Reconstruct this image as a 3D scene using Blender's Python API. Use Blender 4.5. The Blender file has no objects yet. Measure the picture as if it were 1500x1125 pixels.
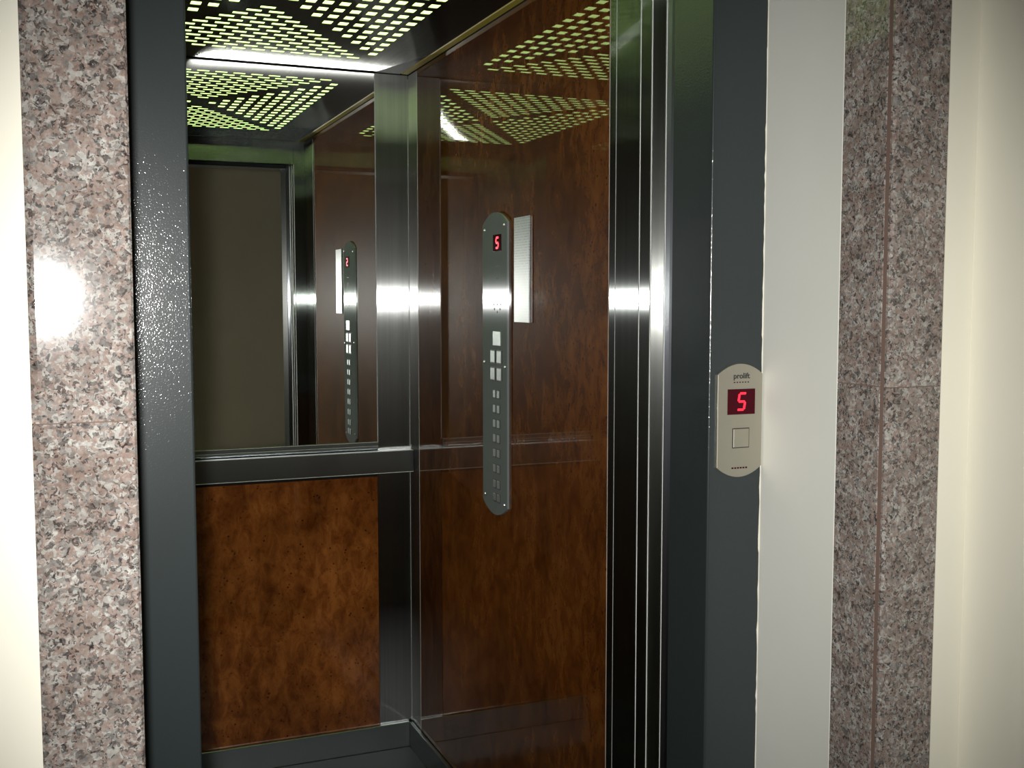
import bpy, bmesh, math, random
from mathutils import Vector, Matrix
from mathutils.geometry import delaunay_2d_cdt

random.seed(4)
SC = bpy.context.scene
COL = SC.collection
# ------------------------------------------------------------------ camera
cd = bpy.data.cameras.new('camera'); cam = bpy.data.objects.new('camera', cd); COL.objects.link(cam)
cam.location = (0, 0, 1.42)
cam.rotation_euler = (math.radians(90 - 4.397), 0, math.radians(-22.39))
cd.sensor_fit = 'HORIZONTAL'; cd.sensor_width = 36.0; cd.lens = 1611.97 / 1500 * 36
cd.clip_start = 0.01
SC.camera = cam
# ------------------------------------------------------------------ world, flash, exposure
w = bpy.data.worlds.new('world'); SC.world = w; w.use_nodes = True
w.node_tree.nodes['Background'].inputs[0].default_value = (0.02, 0.02, 0.022, 1)
w.node_tree.nodes['Background'].inputs[1].default_value = 1.0
# the photographer's flash, just left of and above the lens
fl = bpy.data.lights.new('flash', 'SPOT'); flash = bpy.data.objects.new('flash', fl); COL.objects.link(flash)
flash.location = (-0.032, 0.0, 1.422)
flash.rotation_euler = (math.radians(90 - 5.8), 0, math.radians(-22.5))
fl.energy = 172; fl.color = (1.0, 0.985, 0.95); fl.shadow_soft_size = 0.022
fl.spot_size = math.radians(72); fl.spot_blend = 1.0
SC.view_settings.view_transform = 'Standard'; SC.view_settings.look = 'None'
SC.view_settings.gamma = 1.0; SC.view_settings.use_curve_mapping = False
SC.view_settings.exposure = 0.0
cy = SC.cycles
cy.use_denoising = True
cy.max_bounces = 10; cy.glossy_bounces = 8; cy.diffuse_bounces = 4
cy.caustics_reflective = True
cy.use_guiding = True
cy.sample_clamp_indirect = 40.0; cy.sample_clamp_direct = 0.0
cy.blur_glossy = 0.0

# ------------------------------------------------------------------ materials
def new_mat(name):
    m = bpy.data.materials.new(name); m.use_nodes = True
    nt = m.node_tree
    return m, nt, nt.nodes['Principled BSDF']
def N(nt, t, **kw):
    n = nt.nodes.new(t)
    for k, v in kw.items(): setattr(n, k, v)
    return n
def ramp(nt, fac, stops, interp='LINEAR'):
    r = N(nt, 'ShaderNodeValToRGB'); r.color_ramp.interpolation = interp
    el = r.color_ramp.elements
    while len(el) < len(stops): el.new(0.5)
    for e, (p, c) in zip(el, stops): e.position = p; e.color = (*c, 1)
    nt.links.new(fac, r.inputs[0]); return r.outputs[0]
def coords(nt, scale=(1, 1, 1)):
    tc = N(nt, 'ShaderNodeTexCoord'); mp = N(nt, 'ShaderNodeMapping'); mp.inputs['Scale'].default_value = scale
    nt.links.new(tc.outputs['Object'], mp.inputs[0]); return mp.outputs[0]
def noise(nt, vec, scale, detail=4, rough=0.6, dist=0.0):
    n = N(nt, 'ShaderNodeTexNoise'); n.inputs['Scale'].default_value = scale; n.inputs['Detail'].default_value = detail
    n.inputs['Roughness'].default_value = rough; n.inputs['Distortion'].default_value = dist
    nt.links.new(vec, n.inputs['Vector']); return n.outputs['Fac']
def mix(nt, fac, a, b, mode='MIX'):
    m = N(nt, 'ShaderNodeMix', data_type='RGBA', blend_type=mode)
    for s, v in ((m.inputs[0], fac), (m.inputs[6], a), (m.inputs[7], b)):
        if isinstance(v, (int, float)): s.default_value = v
        elif isinstance(v, tuple): s.default_value = (*v, 1)
        else: nt.links.new(v, s)
    return m.outputs[2]
def bump(nt, h, strength, dist, p):
    b = N(nt, 'ShaderNodeBump'); b.inputs['Strength'].default_value = strength; b.inputs['Distance'].default_value = dist
    nt.links.new(h, b.inputs['Height']); nt.links.new(b.outputs[0], p.inputs['Normal']); return b

def paint(name, col, rough=0.6, bscale=350, bstr=0.05, var=0.03):
    m, nt, p = new_mat(name); v = coords(nt)
    c = ramp(nt, noise(nt, v, 2.5, 3), [(0.3, tuple(x * (1 - var) for x in col)), (0.7, tuple(x * (1 + var) for x in col))])
    nt.links.new(c, p.inputs['Base Color']); p.inputs['Roughness'].default_value = rough
    p.inputs['Specular IOR Level'].default_value = 0.3
    bump(nt, noise(nt, v, bscale, 2), bstr, 0.0005, p); return m
def metal(name, col, rough, aniso=0.0, tangent=None, streak=None, bumpy=0.0):
    """tangent: 'H' spreads light sideways (vertical brushing), or a vector"""
    m, nt, p = new_mat(name)
    p.inputs['Base Color'].default_value = (*col, 1); p.inputs['Metallic'].default_value = 1; p.inputs['Roughness'].default_value = rough
    p.inputs['Anisotropic'].default_value = aniso
    if tangent == 'H':
        g = N(nt, 'ShaderNodeNewGeometry'); c = N(nt, 'ShaderNodeVectorMath', operation='CROSS_PRODUCT')
        nt.links.new(g.outputs['Normal'], c.inputs[0]); c.inputs[1].default_value = (0, 0, 1)
        nt.links.new(c.outputs[0], p.inputs['Tangent'])
    elif tangent:
        c = N(nt, 'ShaderNodeCombineXYZ')
        for i in range(3): c.inputs[i].default_value = tangent[i]
        nt.links.new(c.outputs[0], p.inputs['Tangent'])
    if streak:
        v = coords(nt, streak); s = noise(nt, v, 1.0, 3)
        r = N(nt, 'ShaderNodeMapRange'); r.inputs[1].default_value = .3; r.inputs[2].default_value = .7
        r.inputs[3].default_value = rough * 0.85; r.inputs[4].default_value = rough * 1.15
        nt.links.new(s, r.inputs[0]); nt.links.new(r.outputs[0], p.inputs['Roughness'])
        nt.links.new(ramp(nt, s, [(0.3, tuple(x * .9 for x in col)), (0.7, tuple(min(1, x * 1.08) for x in col))]), p.inputs['Base Color'])
        if bumpy: bump(nt, noise(nt, coords(nt, (6, 6, 6)), 1.0, 2), bumpy, 0.002, p)
    return m
def brushed(name, col, ax, ay, tangent='H', streak=(120, 120, 1.2), halo=0.0):
    """brushed sheet: a glossy lobe ax wide along the tangent and ay wide across it"""
    m, nt, p = new_mat(name); nt.nodes.remove(p)
    g = N(nt, 'ShaderNodeBsdfAnisotropic'); g.distribution = 'GGX'
    r = math.sqrt(ax * ay); g.inputs['Roughness'].default_value = math.sqrt(r); g.inputs['Anisotropy'].default_value = -(1 - r / ax)
    if tangent == 'H':
        ge = N(nt, 'ShaderNodeNewGeometry'); c = N(nt, 'ShaderNodeVectorMath', operation='CROSS_PRODUCT')
        nt.links.new(ge.outputs['Normal'], c.inputs[0]); c.inputs[1].default_value = (0, 0, 1)
    else:
        c = N(nt, 'ShaderNodeCombineXYZ')
        for i in range(3): c.inputs[i].default_value = tangent[i]
    nt.links.new(c.outputs[0], g.inputs['Tangent'])
    s = noise(nt, coords(nt, streak), 1.0, 3)
    nt.links.new(ramp(nt, s, [(0.3, tuple(x * .9 for x in col)), (0.7, tuple(min(1, x * 1.08) for x in col))]), g.inputs['Color'])
    out = g.outputs[0]
    if halo:
        g2 = N(nt, 'ShaderNodeBsdfAnisotropic'); g2.distribution = 'GGX'; r = math.sqrt(ax * .09)
        g2.inputs['Roughness'].default_value = math.sqrt(r); g2.inputs['Anisotropy'].default_value = -(1 - r / ax)
        g2.inputs['Color'].default_value = (*col, 1); nt.links.new(c.outputs[0], g2.inputs['Tangent'])
        mx = N(nt, 'ShaderNodeMixShader'); mx.inputs[0].default_value = halo
        nt.links.new(g.outputs[0], mx.inputs[1]); nt.links.new(g2.outputs[0], mx.inputs[2]); out = mx.outputs[0]
    nt.links.new(out, nt.nodes['Material Output'].inputs['Surface']); return m
def panel_steel(name, col, dif):
    m = brushed(name, col, 1.0, 0.005); nt = m.node_tree
    g = [n for n in nt.nodes if n.type == 'BSDF_GLOSSY'][0]
    d = N(nt, 'ShaderNodeBsdfDiffuse'); d.inputs[0].default_value = (*dif, 1)
    mx = N(nt, 'ShaderNodeMixShader'); mx.inputs[0].default_value = 0.40
    nt.links.new(g.outputs[0], mx.inputs[1]); nt.links.new(d.outputs[0], mx.inputs[2])
    nt.links.new(mx.outputs[0], nt.nodes['Material Output'].inputs['Surface']); return m
def plain(name, col, rough=0.5, metallic=0.0, spec=0.5):
    m, nt, p = new_mat(name); p.inputs['Base Color'].default_value = (*col, 1); p.inputs['Roughness'].default_value = rough
    p.inputs['Metallic'].default_value = metallic; p.inputs['Specular IOR Level'].default_value = spec; return m
def emit(name, col, s):
    m, nt, p = new_mat(name); p.inputs['Base Color'].default_value = (0, 0, 0, 1)
    p.inputs['Emission Color'].default_value = (*col, 1); p.inputs['Emission Strength'].default_value = s; return m

M = {}
M['cream'] = paint('cream_plaster', (0.80, 0.775, 0.66), 0.75)
M['far'] = paint('far_wall_paint', (0.80, 0.69, 0.50), 0.75)
M['plaster'] = paint('reveal_plaster', (0.60, 0.60, 0.55), 0.8)
M['tile'] = paint('floor_tile', (0.25, 0.22, 0.18), 0.3)
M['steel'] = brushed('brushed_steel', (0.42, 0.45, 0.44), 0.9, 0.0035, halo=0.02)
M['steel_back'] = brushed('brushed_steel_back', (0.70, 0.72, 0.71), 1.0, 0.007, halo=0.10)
M['bead'] = brushed('steel_edge', (0.9, 0.9, 0.88), 0.7, 0.22, (0, 0, 1))
M['bead_across'] = brushed('steel_edge_across', (0.9, 0.9, 0.88), 0.7, 0.22, (1, 0, 0))
M['screw'] = metal('screw_steel', (0.7, 0.7, 0.66), 0.35)
M['groove'] = brushed('door_post_steel', (0.38, 0.39, 0.37), 0.6, 0.02, halo=0.12)
M['panel'] = panel_steel('control_panel_steel', (0.6, 0.62, 0.62), (0.38, 0.43, 0.44))
M['rail_side'] = metal('rail_steel_side', (0.30, 0.33, 0.33), 0.3, 0.9, (0, 1, 0))
M['rail'] = metal('rail_steel', (0.30, 0.33, 0.33), 0.3, 0.9, (1, 0, 0))
M['ceil'] = brushed('polished_ceiling_steel', (0.30, 0.30, 0.29), 0.6, 0.0035, (1, 0, 0), (90, 1.5, 1))
M['mirror'] = plain('mirror_silver', (0.86, 0.89, 0.86), 0.0, 1.0)
M['black'] = plain('black_gap', (0.008, 0.009, 0.009), 0.8, 0, 0.1)
M['yellow'] = paint('yellow_seal', (0.45, 0.37, 0.04), 0.5)
M['cabfloor'] = paint('cab_floor_sheet', (0.022, 0.027, 0.027), 0.4)
M['rubber'] = plain('dark_rubber', (0.02, 0.021, 0.024), 0.5)
M['slot_light'] = emit('diffuser_glow', (0.70, 1.0, 0.33), 2.6)
M['digit'] = emit('red_led', (1.0, 0.016, 0.04), 2.3)
M['window'] = plain('display_window', (0.045, 0.002, 0.006), 0.12, 0, 0.12)
M['ink'] = plain('black_ink', (0.02, 0.02, 0.02), 0.6)
M['button'] = metal('button_steel', (0.34, 0.37, 0.35), 0.5)
M['plate'] = metal('call_plate_steel', (0.46, 0.44, 0.37), 0.55, 0.0, None)
M['landing'] = metal('landing_door_steel', (0.16, 0.17, 0.19), 0.4, 0.9, 'H')

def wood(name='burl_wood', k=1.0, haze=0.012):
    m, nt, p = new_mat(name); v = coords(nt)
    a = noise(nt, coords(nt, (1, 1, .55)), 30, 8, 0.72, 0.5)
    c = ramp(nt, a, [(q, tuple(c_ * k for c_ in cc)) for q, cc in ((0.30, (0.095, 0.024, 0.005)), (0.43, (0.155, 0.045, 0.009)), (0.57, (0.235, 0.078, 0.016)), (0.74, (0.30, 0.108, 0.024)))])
    b = noise(nt, coords(nt, (1, 1, .7)), 6, 4, 0.5, 0.6)
    c2 = mix(nt, 0.75, c, ramp(nt, b, [(0.35, (0.42, 0.36, 0.30)), (0.65, (1.1, 1.1, 1.1))]), 'MULTIPLY')
    # dark knots
    vo = N(nt, 'ShaderNodeTexVoronoi'); vo.inputs['Scale'].default_value = 75; nt.links.new(v, vo.inputs['Vector'])
    k = ramp(nt, vo.outputs['Distance'], [(0.12, (0.25, 0.2, 0.2)), (0.3, (1, 1, 1))])
    gate = ramp(nt, noise(nt, v, 30, 2), [(0.5, (0, 0, 0)), (0.62, (1, 1, 1))])
    c3 = mix(nt, gate, c2, mix(nt, 1.0, c2, k, 'MULTIPLY'))
    nt.links.new(c3, p.inputs['Base Color']); p.inputs['Roughness'].default_value = 0.45; p.inputs['Specular IOR Level'].default_value = haze
    p.inputs['Coat Weight'].default_value = 1; p.inputs['Coat Roughness'].default_value = 0.02; p.inputs['Coat IOR'].default_value = 1.7
    n = N(nt, 'ShaderNodeBump'); n.inputs['Strength'].default_value = 0.05; n.inputs['Distance'].default_value = 0.0004
    nt.links.new(noise(nt, coords(nt, (1, 1, .12)), 60, 3), n.inputs['Height']); nt.links.new(n.outputs[0], p.inputs['Coat Normal'])
    return m
M['wood'] = wood()
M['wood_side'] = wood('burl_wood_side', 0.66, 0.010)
def granite():
    m, nt, p = new_mat('pink_granite'); v = coords(nt)
    d = noise(nt, v, 90, 3)
    vd = N(nt, 'ShaderNodeMixRGB'); vd.inputs[0].default_value = 0.02
    nt.links.new(v, vd.inputs[1]);
    nn = N(nt, 'ShaderNodeTexNoise'); nn.inputs['Scale'].default_value = 120; nt.links.new(v, nn.inputs['Vector']); nt.links.new(nn.outputs['Color'], vd.inputs[2])
    vo = N(nt, 'ShaderNodeTexVoronoi'); vo.inputs['Scale'].default_value = 210; nt.links.new(vd.outputs[0], vo.inputs['Vector'])
    sep = N(nt, 'ShaderNodeSeparateColor'); nt.links.new(vo.outputs['Color'], sep.inputs[0])
    base = ramp(nt, sep.outputs[0], [(0.0, (0.02, 0.02, 0.025)), (0.17, (0.26, 0.25, 0.24)), (0.34, (0.36, 0.245, 0.205)), (0.62, (0.62, 0.60, 0.56)), (0.85, (0.40, 0.28, 0.24))], 'CONSTANT')
    soft = ramp(nt, noise(nt, v, 150, 5, 0.7), [(0.32, (0.14, 0.14, 0.15)), (0.45, (0.36, 0.29, 0.255)), (0.6, (0.54, 0.51, 0.47))])
    c = mix(nt, 0.45, base, soft)
    v2 = N(nt, 'ShaderNodeTexVoronoi'); v2.inputs['Scale'].default_value = 330; nt.links.new(vd.outputs[0], v2.inputs['Vector'])
    s2 = N(nt, 'ShaderNodeSeparateColor'); nt.links.new(v2.outputs['Color'], s2.inputs[0])
    c = mix(nt, 0.75, c, ramp(nt, s2.outputs[1], [(0.0, (0.16, 0.16, 0.18)), (0.10, (1, 1, 1)), (0.88, (1.3, 1.3, 1.3))], 'CONSTANT'), 'MULTIPLY')
    big = ramp(nt, noise(nt, v, 22, 3), [(0.35, (0.46, 0.45, 0.44)), (0.65, (0.65, 0.67, 0.67))])
    c = mix(nt, 1.0, c, big, 'MULTIPLY')
    nt.links.new(c, p.inputs['Base Color']); p.inputs['Roughness'].default_value = 0.6; p.inputs['Specular IOR Level'].default_value = 0.0
    p.inputs['Coat Weight'].default_value = 1; p.inputs['Coat Roughness'].default_value = 0.08; p.inputs['Coat IOR'].default_value = 1.5
    return m
M['granite'] = granite()
def frame_paint():
    m, nt, p = new_mat('grey_textured_paint'); v = coords(nt)
    p.inputs['Base Color'].default_value = (0.024, 0.031, 0.032, 1); p.inputs['Roughness'].default_value = 0.10
    p.inputs['Specular IOR Level'].default_value = 0.32
    bump(nt, noise(nt, v, 420, 1, .5), 0.62, 0.0005, p)
    p.inputs['Coat Weight'].default_value = 0.35; p.inputs['Coat Roughness'].default_value = 0.36; p.inputs['Coat IOR'].default_value = 1.5
    return m
M['frame'] = frame_paint()
M['mortar'] = paint('brown_mortar', (0.15, 0.098, 0.078), 0.9)
def notice_mat():
    m, nt, p = new_mat('printed_notice'); v = coords(nt)
    sp = N(nt, 'ShaderNodeSeparateXYZ'); nt.links.new(v, sp.inputs[0])
    # printed rows of text: thin dark rows broken along their length
    wv = N(nt, 'ShaderNodeMath', operation='MULTIPLY'); wv.inputs[1].default_value = 2 * math.pi / 0.0062; nt.links.new(sp.outputs[2], wv.inputs[0])
    sn = N(nt, 'ShaderNodeMath', operation='SINE'); nt.links.new(wv.outputs[0], sn.inputs[0])
    row = ramp(nt, sn.outputs[0], [(0.55, (0, 0, 0)), (0.9, (1, 1, 1))])
    br = ramp(nt, noise(nt, coords(nt, (1, 120, 160)), 1.0, 1), [(0.4, (0, 0, 0)), (0.5, (1, 1, 1))])
    zr = N(nt, 'ShaderNodeMapRange'); zr.inputs[1].default_value = -0.02; zr.inputs[2].default_value = 0.03; nt.links.new(sp.outputs[2], zr.inputs[0])
    f = mix(nt, 1.0, mix(nt, 1.0, row, br, 'MULTIPLY'), ramp(nt, zr.outputs[0], [(0, (.12,) * 3), (1, (.6,) * 3)]), 'MULTIPLY')
    c = mix(nt, f, (0.33, 0.37, 0.38), (0.04, 0.04, 0.05))
    nt.links.new(c, p.inputs['Base Color']); p.inputs['Roughness'].default_value = 0.33
    p.inputs['Specular IOR Level'].default_value = 0.8; return m
M['notice'] = notice_mat()

# ------------------------------------------------------------------ mesh helpers
def world_loc(o):
    v = Vector(o.location)
    return v + world_loc(o.parent) if o.parent else v
def bm_box(bm, a, b, bev=0.0, seg=1):
    vs = [bm.verts.new((x, y, z)) for x in (a[0], b[0]) for y in (a[1], b[1]) for z in (a[2], b[2])]
    fs = [(0, 1, 3, 2), (4, 6, 7, 5), (0, 4, 5, 1), (2, 3, 7, 6), (0, 2, 6, 4), (1, 5, 7, 3)]
    F = [bm.faces.new([vs[i] for i in f]) for f in fs]
    if bev:
        ed = list({e for f in F for e in f.edges})
        bmesh.ops.bevel(bm, geom=ed, offset=bev, segments=seg, profile=0.5, affect='EDGES')
def obj(name, bm, mat, parent=None, smooth=False, origin=None):
    bmesh.ops.recalc_face_normals(bm, faces=bm.faces[:])
    if origin is not None: bmesh.ops.translate(bm, verts=bm.verts[:], vec=-Vector(origin))
    me = bpy.data.meshes.new(name); bm.to_mesh(me); bm.free()
    me.materials.append(mat)
    if smooth:
        for f in me.polygons: f.use_smooth = True
    o = bpy.data.objects.new(name, me); COL.objects.link(o)
    if origin is not None: o.location = origin
    if parent is not None:
        o.parent = parent; o.location = Vector(o.location) - world_loc(parent)
    return o
def box(name, a, b, mat, parent=None, bev=0.0, seg=1):
    c = [(a[i] + b[i]) / 2 for i in range(3)]
    bm = bmesh.new(); bm_box(bm, a, b, bev, seg); return obj(name, bm, mat, parent, origin=c)
def boxes(name, L, mat, parent=None, bev=0.0):
    bm = bmesh.new()
    for a, b in L: bm_box(bm, a, b, bev)
    c = [(L[0][0][i] + L[0][1][i]) / 2 for i in range(3)]
    return obj(name, bm, mat, parent, origin=c)
def prism(name, pts, z0, z1, mat, parent=None, smooth=False):
    """polygon in XY extruded upwards"""
    bm = bmesh.new()
    lo = [bm.verts.new((x, y, z0)) for x, y in pts]; hi = [bm.verts.new((x, y, z1)) for x, y in pts]
    n = len(pts)
    if smooth:   # caps with their own vertices, so that the side normals stay level
        bm.faces.new([bm.verts.new(v.co) for v in lo[::-1]]); bm.faces.new([bm.verts.new(v.co) for v in hi])
    else:
        bm.faces.new(lo[::-1]); bm.faces.new(hi)
    for i in range(n):
        f = bm.faces.new((lo[i], lo[(i + 1) % n], hi[(i + 1) % n], hi[i])); f.smooth = smooth
    return obj(name, bm, mat, parent, origin=(pts[0][0], pts[0][1], z0))
def plate(name, outline, depth, axis, at, mat, parent=None, bev=0.0):
    """outline (u, z) extruded: axis 'Y' faces the hall (-Y), axis 'X' faces -X. at = coordinate of the visible face"""
    bm = bmesh.new()
    P = (lambda u, z, d: (u, at + d, z)) if axis == 'Y' else (lambda u, z, d: (at + d, u, z))
    fr = [bm.verts.new(P(u, z, 0)) for u, z in outline]; bk = [bm.verts.new(P(u, z, depth)) for u, z in outline]
    n = len(outline); f0 = bm.faces.new(fr); bm.faces.new(bk[::-1])
    for i in range(n): bm.faces.new((fr[i], bk[i], bk[(i + 1) % n], fr[(i + 1) % n]))
    if bev: bmesh.ops.bevel(bm, geom=list(f0.edges), offset=bev, segments=2, profile=0.5, affect='EDGES')
    cu = sum(u for u, z in outline) / n; cz = sum(z for u, z in outline) / n
    return obj(name, bm, mat, parent, origin=P(cu, cz, 0))
def cyl(name, c, axis, r, d, mat, parent=None, seg=16, dome=0.0):
    bm = bmesh.new()
    bmesh.ops.create_cone(bm, cap_ends=True, segments=seg, radius1=r, radius2=r * (1 - dome), depth=d)
    R = {'Z': Matrix(), 'Y': Matrix.Rotation(math.radians(90), 4, 'X'), 'X': Matrix.Rotation(math.radians(-90), 4, 'Y')}[axis]
    bmesh.ops.transform(bm, matrix=R, verts=bm.verts[:]); bmesh.ops.translate(bm, verts=bm.verts[:], vec=Vector(c))
    return obj(name, bm, mat, parent, origin=c)
def empty(name, loc, label, cat, group=None):
    o = bpy.data.objects.new(name, None); COL.objects.link(o); o.location = loc; o.empty_display_size = .05
    o['label'] = label; o['category'] = cat
    if group: o['group'] = group
    return o
def struct(o, label=None):
    o['kind'] = 'structure'
    if label: o['label'] = label
    return o
def arcplate(u0, u1, z0, z1, rise, n=14):
    """a tall plate with shallow arcs at top and bottom"""
    pts = []
    for i in range(n + 1):
        t = i / n; pts.append((u0 + (u1 - u0) * t, z1 - rise + rise * (1 - (2 * t - 1) ** 2)))
    for i in range(n + 1):
        t = 1 - i / n; pts.append((u0 + (u1 - u0) * t, z0 + rise - rise * (1 - (2 * t - 1) ** 2)))
    return pts

# ------------------------------------------------------------------ dimensions
F = 1.494            # front of the landing frame
D = 3.29             # back wall of the car
XR, XL = 1.010, -0.055   # car side walls
Y1, Y2 = 1.949, 1.745    # end of the side panel, inside of the front return
ZC = 2.103
G = 1.200            # front of the granite

# ------------------------------------------------------------------ the hall
struct(box('floor', (-1.7, -1.45, -0.05), (3.0, 1.60, 0), M['tile']), 'dark tiled hall floor in front of the elevator')
struct(box('ceiling', (-1.7, -1.45, 2.60), (3.0, 1.60, 2.65), M['cream']), 'cream hall ceiling')
struct(box('wall_left', (-1.6, G + .022, 0), (-0.0275, F + .1, 2.60), M['cream']), 'bright cream wall at the left of the granite surround')
wr = struct(box('wall_right', (1.078, G + .022, 0), (1.226, F + .1, 2.60), M['cream']), 'narrow cream wall right of the granite surround')
struct(box('wall_side', (1.223, 0.25, 0), (1.33, G + .022, 2.60), M['cream']), 'cream side wall meeting the elevator wall at the right')
struct(box('wall_far', (-1.6, -1.43, 0), (3.0, -1.35, 2.60), M['far']), 'cream hall wall opposite the elevator')
struct(box('wall_end', (-1.7, -1.43, 0), (-1.6, F + .1, 2.60), M['cream']), 'cream wall closing the hall at the left')
struct(box('wall_header', (-0.0275, G + .022, 2.27), (1.078, F + .1, 2.60), M['cream']), 'cream wall above the elevator opening')
struct(box('trim_3', (1.0545, G + .107, 0), (1.078, F + .10, 2.27), M['plaster'], bev=.001), 'pale grey plaster reveal between door frame and granite')
struct(box('trim_4', (-0.0275, G + .107, 0), (0.072, F + .10, 2.27), M['plaster'], bev=.001), 'plaster reveal behind the left granite')

# granite surround: slabs are pieces, each its own mesh
def slab(par, a, b, mat=None, ch=0.0035):
    return box('granite_slab', a, b, M['granite'], par, bev=ch)
tl = bpy.data.objects.new('trim_1', None); COL.objects.link(tl); tl.location = (0.02, G, 0); struct(tl, 'speckled pink granite surround left of the elevator frame')
zj = 1.2945
# left upright: front slab with a wide polished chamfer on its outer edge
for z0, z1 in ((0, zj - .0006), (zj + .0006, 2.27)):
    pts = [(-0.0275, G + .026), (-0.0275, G + .004), (-0.0205, G), (0.0700, G), (0.0725, G + .0025), (0.0725, G + .026)]
    o = prism('granite_slab', pts, z0, z1, M['granite'], tl)
    slab(tl, (0.0525, G + .0265, z0), (0.0725, G + .106, z1), ch=.001)
boxes('mortar_joint', [((-0.026, G + .002, zj - .002), (0.0713, G + .026, zj + .002)), ((0.05, G + .02, 0), (0.0708, G + .03, 2.27))], M['mortar'], tl)
tr = bpy.data.objects.new('trim_2', None); COL.objects.link(tr); tr.location = (1.1, G, 0); struct(tr, 'speckled pink granite surround right of the elevator frame, with a mortar seam at its corner')
zr = 1.2985
for z0, z1 in ((0, zr - .0006), (zr + .0006, 2.27)):
    pts = [(1.0545, G + .008), (1.0545, G + .004), (1.0575, G), (1.1475, G), (1.1500, G + .0025), (1.1500, G + .022), (1.07, G + .022), (1.07, G + .008)]
    prism('granite_slab', pts, z0, z1, M['granite'], tr)
    slab(tr, (1.0545, G + .0165, z0), (1.0695, G + .107, z1), ch=.0008)
boxes('mortar_joint', [((1.0565, G + .0015, zr - .0018), (1.1488, G + .022, zr + .0018)), ((1.0555, G + .006, 0), (1.07, G + .018, 2.27)),
                       ((1.0553, G + .017, zr - .0018), (1.07, G + .106, zr + .0018))], M['mortar'], tr)
tt = bpy.data.objects.new('trim_5', None); COL.objects.link(tt); tt.location = (.55, G, 2.2); struct(tt, 'granite lintel over the elevator opening')
for x0, x1 in ((-0.0275, .56), (.562, 1.15)): slab(tt, (x0, G, 2.272), (x1, G + .022, 2.37), ch=.002)

# ------------------------------------------------------------------ landing frame
df = empty('door_frame', (.55, F, 0), 'dark grey-green painted steel door frame around the open elevator doorway', 'door frame')
def jamb_pts(xo, xi, s):
    r = .003; p = [(xo, F)]
    for k in range(5):
        a = k / 4 * math.pi / 2
        p.append((xi - s * r + s * r * math.sin(a), F + r - r * math.cos(a)))
    p += [(xi, F + .118), (xi - s * .02, F + .118), (xi - s * .02, F + .02), (xo, F + .02)]
    return p
prism('jamb', jamb_pts(0.073, 0.1625, 1), 0, 2.10, M['frame'], df)
prism('jamb', jamb_pts(1.0538, 0.9545, -1), 0, 2.10, M['frame'], df)
box('frame_header', (0.073, F, 2.0), (1.0538, F + .118, 2.10), M['frame'], df, .003)
box('infill', (0.073, F + .002, 2.10), (1.0538, F + .10, 2.27), M['plaster'], df)
# irregular bead of white paint along the right edge of the frame
bm = bmesh.new(); zz = 0.0; prev = None
while zz < 2.1:
    wv = .0003 + .0016 * random.random() ** 3
    ring = [bm.verts.new(q) for q in ((1.0541 - wv, F - .0012, zz), (1.0549, F - .0012, zz), (1.0549, F + .002, zz), (1.0541 - wv, F + .002, zz))]
    if prev:
        for i in range(4): bm.faces.new((prev[i], prev[(i + 1) % 4], ring[(i + 1) % 4], ring[i]))
    prev = ring; zz += .006 + .02 * random.random()
pe = obj('paint_edge', bm, M['cream'], df); pe['label'] = 'ragged white paint edge'

# sill
si = empty('door_sill', (.55, 1.68, 0), 'grooved metal sill between hall floor and elevator floor', 'sill')
box('landing_sill', (-.05, F + .12, -.03), (1.0, 1.665, 0.0), M['steel'], si)
box('car_sill', (-.05, 1.69, -.03), (1.0, 1.76, 0.0), M['steel'], si)

# landing door, slid open behind the left jamb; its strike post on the right
ld = empty('landing_door', (.05, 1.64, 0), 'grey landing door leaf slid open behind the left jamb', 'door')
for k in range(2):
    box('door_leaf', (-.30 + .0 * k, 1.618 + .022 * k, .005), (.150 - .012 * k, 1.634 + .022 * k, 2.04), M['landing'], ld, .002)
sp = empty('strike_post', (.96, 1.63, 0), 'narrow dark strike post just behind the right jamb', 'door post')
prism('post', [(0.9565, F + .1185), (0.9555, 1.622), (0.9585, 1.640), (0.9610, 1.647), (1.05, 1.647), (1.05, F + .1185)], 0, 2.05, M['landing'], sp)

# ------------------------------------------------------------------ elevator car
car = empty('elevator_car', (.48, 2.5, 0), 'open elevator car lined with brown burl wood panels and brushed steel', 'elevator car')
box('car_floor', (XL, 1.76, -.03), (XR, D, 0.0), M['cabfloor'], car)
# shell behind the panels
for a, b in (((XR + .012, 1.76, 0), (XR + .03, D + .03, 2.25)), ((XL - .03, 1.76, 0), (XL - .012, D + .03, 2.25)), ((XL - .03, D + .012, 0), (XR + .03, D + .03, 2.25)),
             ((XL - .03, 1.77, 2.25), (XR + .03, D + .03, 2.27))):
    box('shell', a, b, M['black'], car)
# back wall
box('wood_panel', (0.052, D - .001, .075), (0.904, D + .011, .872), M['wood'], car, .0008)
box('corner_strip', (0.9055, D - .001, .0), (XR - .001, D + .011, 2.1015), M['steel_back'], car, .0008)
box('corner_strip', (XL, D - .001, .0), (0.050, D + .011, 2.1015), M['steel_back'], car, .0008)
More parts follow.
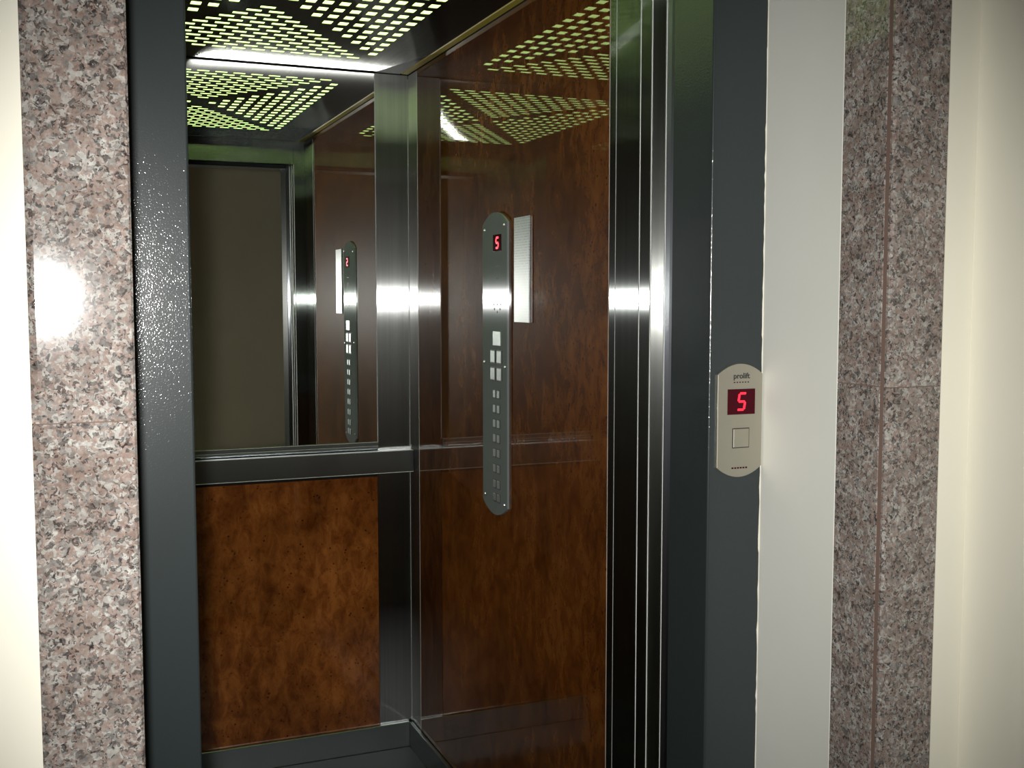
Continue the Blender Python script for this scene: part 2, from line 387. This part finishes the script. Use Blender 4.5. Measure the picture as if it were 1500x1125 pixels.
# side walls
box('corner_strip', (XR, 3.195, .0), (XR + .011, D - .003, 2.10), M['steel_back'], car, .0008)
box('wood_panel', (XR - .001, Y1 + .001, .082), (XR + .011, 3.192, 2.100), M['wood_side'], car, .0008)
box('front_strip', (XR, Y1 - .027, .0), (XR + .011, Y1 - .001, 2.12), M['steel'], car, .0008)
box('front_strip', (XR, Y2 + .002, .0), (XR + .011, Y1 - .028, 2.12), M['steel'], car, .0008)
box('corner_strip', (XL - .011, 3.195, .0), (XL, D - .003, 2.10), M['steel_back'], car, .0008)
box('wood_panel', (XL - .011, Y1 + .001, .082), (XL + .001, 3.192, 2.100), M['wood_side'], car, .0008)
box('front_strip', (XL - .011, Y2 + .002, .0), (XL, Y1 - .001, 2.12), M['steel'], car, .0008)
# skirting
box('skirting', (XL + .01, D - .014, 0), (XR - .012, D - .002, .080), M['rail'], car, .0015)
box('skirting', (XR - .013, 1.95, 0), (XR - .0015, D - .0145, .080), M['rail_side'], car, .0015)
box('skirting', (XL + .0015, 1.95, 0), (XL + .013, D - .0145, .080), M['rail_side'], car, .0015)
# front wall: returns and transom
def ret(s, xe, xw):
    """front return column: flat inner face, flat jamb, then a rounded nose towards the hall"""
    p = [(xw, Y2), (xe, Y2), (xe, 1.7065)]
    return p
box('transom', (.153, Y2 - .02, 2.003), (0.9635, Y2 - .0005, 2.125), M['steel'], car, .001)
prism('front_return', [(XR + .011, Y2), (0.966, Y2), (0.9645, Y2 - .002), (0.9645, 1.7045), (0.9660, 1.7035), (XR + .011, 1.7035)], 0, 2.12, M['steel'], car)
# concave folded post between car jamb and landing door
gp = [(0.9655, 1.7030)]
for k in range(13):
    t = k / 12 * math.pi / 2; gp.append((0.9665 + .026 * math.sin(t), 1.7028 - .011 * (1 - math.cos(t))))
gp += [(0.9925, 1.662), (0.9655, 1.6545), (1.006, 1.6545), (1.006, 1.7030)]
prism('door_post', gp, 0, 2.10, M['groove'], car, smooth=True)['label'] = 'folded steel door post with a concave face'
prism('front_return', [(XL - .011, Y2), (0.150, Y2), (0.152, Y2 - .002), (0.152, 1.7045), (XL - .011, 1.7045)], 0, 2.12, M['steel'], car)
# bright rounded edges (bare folded sheet edges)
def bead(x, y, z0, z1, r, par=car, mat='bead'):
    bm = bmesh.new(); bmesh.ops.create_cone(bm, cap_ends=False, segments=12, radius1=r, radius2=r, depth=z1 - z0)
    bmesh.ops.translate(bm, verts=bm.verts[:], vec=(x, y, (z0 + z1) / 2))
    return obj('edge_bead', bm, M[mat], par, smooth=True, origin=(x, y, z0))
bead(0.9650, Y2 - .001, 0.0, 2.003, .0016)
bead(0.9648, 1.7035, 0.0, 2.003, .0015)
bead(0.9652, 1.6545, 0.0, 2.003, .0018)
bead(0.9050, D - .0012, 0.955, 2.095, .0011)
bead(XR - .0005, 3.1935, 0.080, 2.09, .0009)
bead(XR - .0008, D - .002, 0.080, 2.09, .0008)
bead(XR - .0002, Y1 - .0, 0.080, 2.09, .0006)
bead(XR - .0002, Y1 - .0275, 0.080, 2.09, .0006)

# mirror
mi = empty('mirror', (.48, D, .95), 'large wall mirror on the upper back wall of the elevator', 'mirror')
box('mirror_glass', (0.054, D - .004, .982), (0.9030, D + .010, 2.099), M['mirror'], mi)
box('bottom_trim', (0.052, D - .009, .957), (0.904, D + .010, .981), M['rail'], mi, .001)
def hbead(x0, x1, y, z, r, par, name='edge_bead'):
    bm = bmesh.new(); bmesh.ops.create_cone(bm, cap_ends=False, segments=12, radius1=r, radius2=r, depth=x1 - x0)
    bmesh.ops.transform(bm, matrix=Matrix.Rotation(math.radians(90), 4, 'Y'), verts=bm.verts[:])
    bmesh.ops.translate(bm, verts=bm.verts[:], vec=((x0 + x1) / 2, y, z))
    return obj(name, bm, M['bead_across'], par, smooth=True, origin=(x0, y, z))
hbead(0.054, 0.904, D - .0095, .9805, .0010, mi)
hbead(0.054, 0.904, D - .0095, .968, .0008, mi)
# rail below the mirror
ra = empty('handrail', (.48, D - .03, .92), 'flat dark steel rail box under the mirror on the back wall', 'handrail')
RY = D - .048
box('rail_box', (XL + .004, RY, .888), (XR - .004, D - .0015, .9555), M['rail'], ra, .0015)
hbead(XL + .004, XR - .004, RY + .0003, .9552, .0012, ra)
hbead(XL + .004, XR - .004, RY + .0003, .8885, .0014, ra)

# ------------------------------------------------------------------ ceiling lamp: perforated sheet under a glowing diffuser
cl = empty('ceiling_light', (.48, 2.56, ZC), 'perforated polished steel ceiling panel glowing pale green through its slots', 'ceiling light')
x0, x1, y0, y1 = XL + .004, XR - .026, Y2 + .012, D - .006
CX, CY = 0.4775, 2.565
slots = []
for s in (-1, 1):
    for k in range(9):                       # side triangles: columns of short slots
        n = 2 * k + 1
        for j in range(n):
            slots.append((CX + s * (0.0425 + .0395 * k), CY + (j - k) * .0605, .0240, .0315))
for s in (-1, 1):
    for k in range(13):                      # front and back triangles: staggered long slots
        for j in range(k + 1):
            slots.append((CX + (j - k / 2) * .0530, CY + s * (0.096 + .0378 * k), .0360, .0190))
verts = [Vector(p) for p in ((x0, y0), (x1, y0), (x1, y1), (x0, y1))]
edges = [(0, 1), (1, 2), (2, 3), (3, 0)]
for cx, cy_, sx, sy in slots:
    b = len(verts)
    verts += [Vector((cx + a * sx / 2, cy_ + c * sy / 2)) for a, c in ((-1, -1), (1, -1), (1, 1), (-1, 1))]
    edges += [(b, b + 1), (b + 1, b + 2), (b + 2, b + 3), (b + 3, b)]
vo, eo, fo, _, _, _ = delaunay_2d_cdt(verts, edges, [], 1, 1e-6)
def in_slot(c):
    return any(abs(c.x - s[0]) < s[2] / 2 and abs(c.y - s[1]) < s[3] / 2 for s in slots)
bm = bmesh.new(); T = .0014
bv = [bm.verts.new((v.x, v.y, ZC)) for v in vo]; tv = [bm.verts.new((v.x, v.y, ZC + T)) for v in vo]
cnt = {}
for f in fo:
    c = sum((vo[i] for i in f), Vector((0, 0))) / len(f)
    if in_slot(c): continue
    bm.faces.new([bv[i] for i in f]); bm.faces.new([tv[i] for i in reversed(f)])
    for i in range(len(f)):
        a, b = f[i], f[(i + 1) % len(f)]; cnt.setdefault((min(a, b), max(a, b)), []).append((a, b))
for k, l in cnt.items():
    if len(l) == 1:
        a, b = l[0]; bm.faces.new((bv[a], tv[a], tv[b], bv[b]))
bmesh.ops.recalc_face_normals(bm, faces=bm.faces[:])
obj('perforated_sheet', bm, M['ceil'], cl, origin=(CX, CY, ZC))
box('diffuser', (CX - .42, CY - .66, ZC + .012), (CX + .405, CY + .64, ZC + .020), M['slot_light'], cl)
box('edge_seal', (XR - .024, y0, ZC - .001), (XR - .0015, D - .012, ZC + .008), M['yellow'], cl, .002)['label'] = 'yellow seal strip along the right wall'
box('edge_seal', (XL + .0015, y0, ZC + .002), (XL + .0035, D - .012, ZC + .01), M['yellow'], cl)

# ------------------------------------------------------------------ seven segment digit
def digit5(par, axis, at, cu, cz, w, h, t, slant=0.12, sgn=1):
    """segments a f g c d of a figure 5, each a lit bar"""
    segs = [((-1, 1), (1, 1)), ((-1, 1), (-1, 0)), ((-1, 0), (1, 0)), ((1, 0), (1, -1)), ((1, -1), (-1, -1))]
    for (a, b), (c, d) in segs:
        p = Vector((a * w / 2, b * h / 2)); q = Vector((c * w / 2, d * h / 2))
        e = (q - p).normalized(); nn = Vector((-e.y, e.x)) * t / 2; g = e * t * .1
        hexa = [p + g, p + g * 3 + nn, q - g * 3 + nn, q - g, q - g * 3 - nn, p + g * 3 - nn]
        ol = [(cu + sgn * (v.x + slant * v.y), cz + v.y) for v in hexa]
        if sgn < 0 : ol = ol[::-1]
        plate('digit_segment', ol, .0008, axis, at, M['digit'], par)

# ------------------------------------------------------------------ car control panel on the right wall
PX = XR - .007
cp = empty('control_panel', (XR, 2.54, 1.25), 'tall narrow steel control panel with red number 5 display inside the elevator', 'control panel')
fp = plate('faceplate', arcplate(2.458, 2.624, .880, 1.634, .028), .0058, 'X', PX, M['panel'], cp, .0015)
dz = plate('display', [(2.494, 1.538), (2.549, 1.538), (2.549, 1.579), (2.494, 1.579)], .002, 'X', PX - .0008, M['window'], cp)
digit5(dz, 'X', PX - .0016 , 2.520, 1.5585, .016, .025, .0052, sgn=-1)
def sq(name, yc, zc, wy, hz, mat='button', par=cp, d=.002):
    return box(name, (PX - d, yc - wy / 2, zc - hz / 2), (PX + .002, yc + wy / 2, zc + hz / 2), M[mat], par, .0008)
# recess frames + buttons
sq('indicator', 2.5225, 1.3235, .052, .036, 'button')['label'] = 'pale blank indicator plate'
for zc in (1.278, 1.235):
    for yc in (2.551, 2.508): 
        rim = sq('button_rim', yc, zc, .036, .037, 'ink', d=.0006); b = sq('button', yc, zc, .029, .030)
for zc in (1.185, 1.148, 1.111, 1.074, 1.037, .998, .959, .925):
    for yc in (2.540, 2.514):
        sq('button_rim', yc, zc, .0205, .024, 'ink', d=.0006); sq('button', yc, zc, .016, .019)
for y_, z_ in ((2.606, 1.594), (2.475, 1.600), (2.606, .923), (2.475, .915), (2.610, 1.262), (2.470, 1.256)):
    cyl('screw', (PX - .001, y_, z_), 'X', .0038, .003, M['screw'], cp, dome=.4)
for y_, z_ in ((2.522, 1.428), (2.545, 1.408), (2.522, 1.408), (2.499, 1.408), (2.540, 1.396), (2.503, 1.396), (2.522, 1.389)):
    cyl('speaker_hole', (PX - .0002, y_, z_), 'X', .0028, .0012, M['ink'], cp, seg=10)
for z_, n_ in ((1.500, 4), (1.478, 3), (1.470, 2)):
    boxes('printed_mark', [((PX - .0003, 2.522 + (i - n_ / 2) * .008, z_), (PX + .001, 2.527 + (i - n_ / 2) * .008, z_ + .003)) for i in range(n_)], M['ink'], cp)

cp.location.y += .008
# notice sheet to the right of the panel (nearer the door)
ns = box('notice_sheet', (XR - .0055, 2.336, 1.366), (XR - .0015, 2.426, 1.612), M['notice'], bev=.0006)
ns['label'] = 'narrow grey printed notice on the burl wood beside the control panel'; ns['category'] = 'notice'

# ------------------------------------------------------------------ landing call panel on the right of the frame
lp = empty('call_panel', (1.012, F, 1.22), 'rounded steel call panel with red number 5 display on the door frame', 'call panel')
plate('faceplate', arcplate(0.9680, 1.0525, 1.134, 1.317, .0165), .0045, 'Y', F - .0045, M['plate'], lp, .0008)
LY = F - .0045
dw = plate('display', [(0.9865, 1.2355), (1.0385, 1.2355), (1.0385, 1.2765), (0.9865, 1.2765)], .001, 'Y', LY - .0004, M['window'], lp)
digit5(dw, 'Y', LY - .0012, 1.0130, 1.2562, .0125, .0262, .0037, slant=.16)
plate('button_gap', [(0.9965, 1.181), (1.0285, 1.181), (1.0285, 1.2135), (0.9965, 1.2135)], .001, 'Y', LY - .0002, M['ink'], lp)
bt = plate('button', [(0.9978, 1.1823), (1.0272, 1.1823), (1.0272, 1.2122), (0.9978, 1.2122)], .002, 'Y', LY - .0016, M['plate'], lp, .0008)
def text(s, size, loc, par, mat, bold=0.0):
    cu = bpy.data.curves.new('lettering', 'FONT'); cu.body = s; cu.size = size; cu.align_x = 'CENTER'; cu.extrude = .0002; cu.offset = bold
    to = bpy.data.objects.new('lettering', cu); COL.objects.link(to); to.rotation_euler = (math.radians(90), 0, 0)
    dg = bpy.context.evaluated_depsgraph_get(); me = bpy.data.meshes.new_from_object(to.evaluated_get(dg))
    bpy.data.objects.remove(to)
    o = bpy.data.objects.new('lettering', me); COL.objects.link(o); me.materials.clear(); me.materials.append(mat)
    o.rotation_euler = (math.radians(90), 0, 0); o.parent = par; o.location = Vector(loc) - world_loc(par)
    return o
text('prolift', .0125, (1.0125, LY - .0003, 1.2935), lp, M['ink'], .00018)
boxes('printed_mark', [((.998 + i * .0052, LY - .0003, 1.2865), (1.0005 + i * .0052, LY + .0005, 1.2882)) for i in range(6)], M['window'], lp)
boxes('printed_mark', [((.996 + i * .0052, LY - .0003, 1.1475), (.9995 + i * .0052, LY + .0005, 1.1500)) for i in range(6)], M['window'], lp)
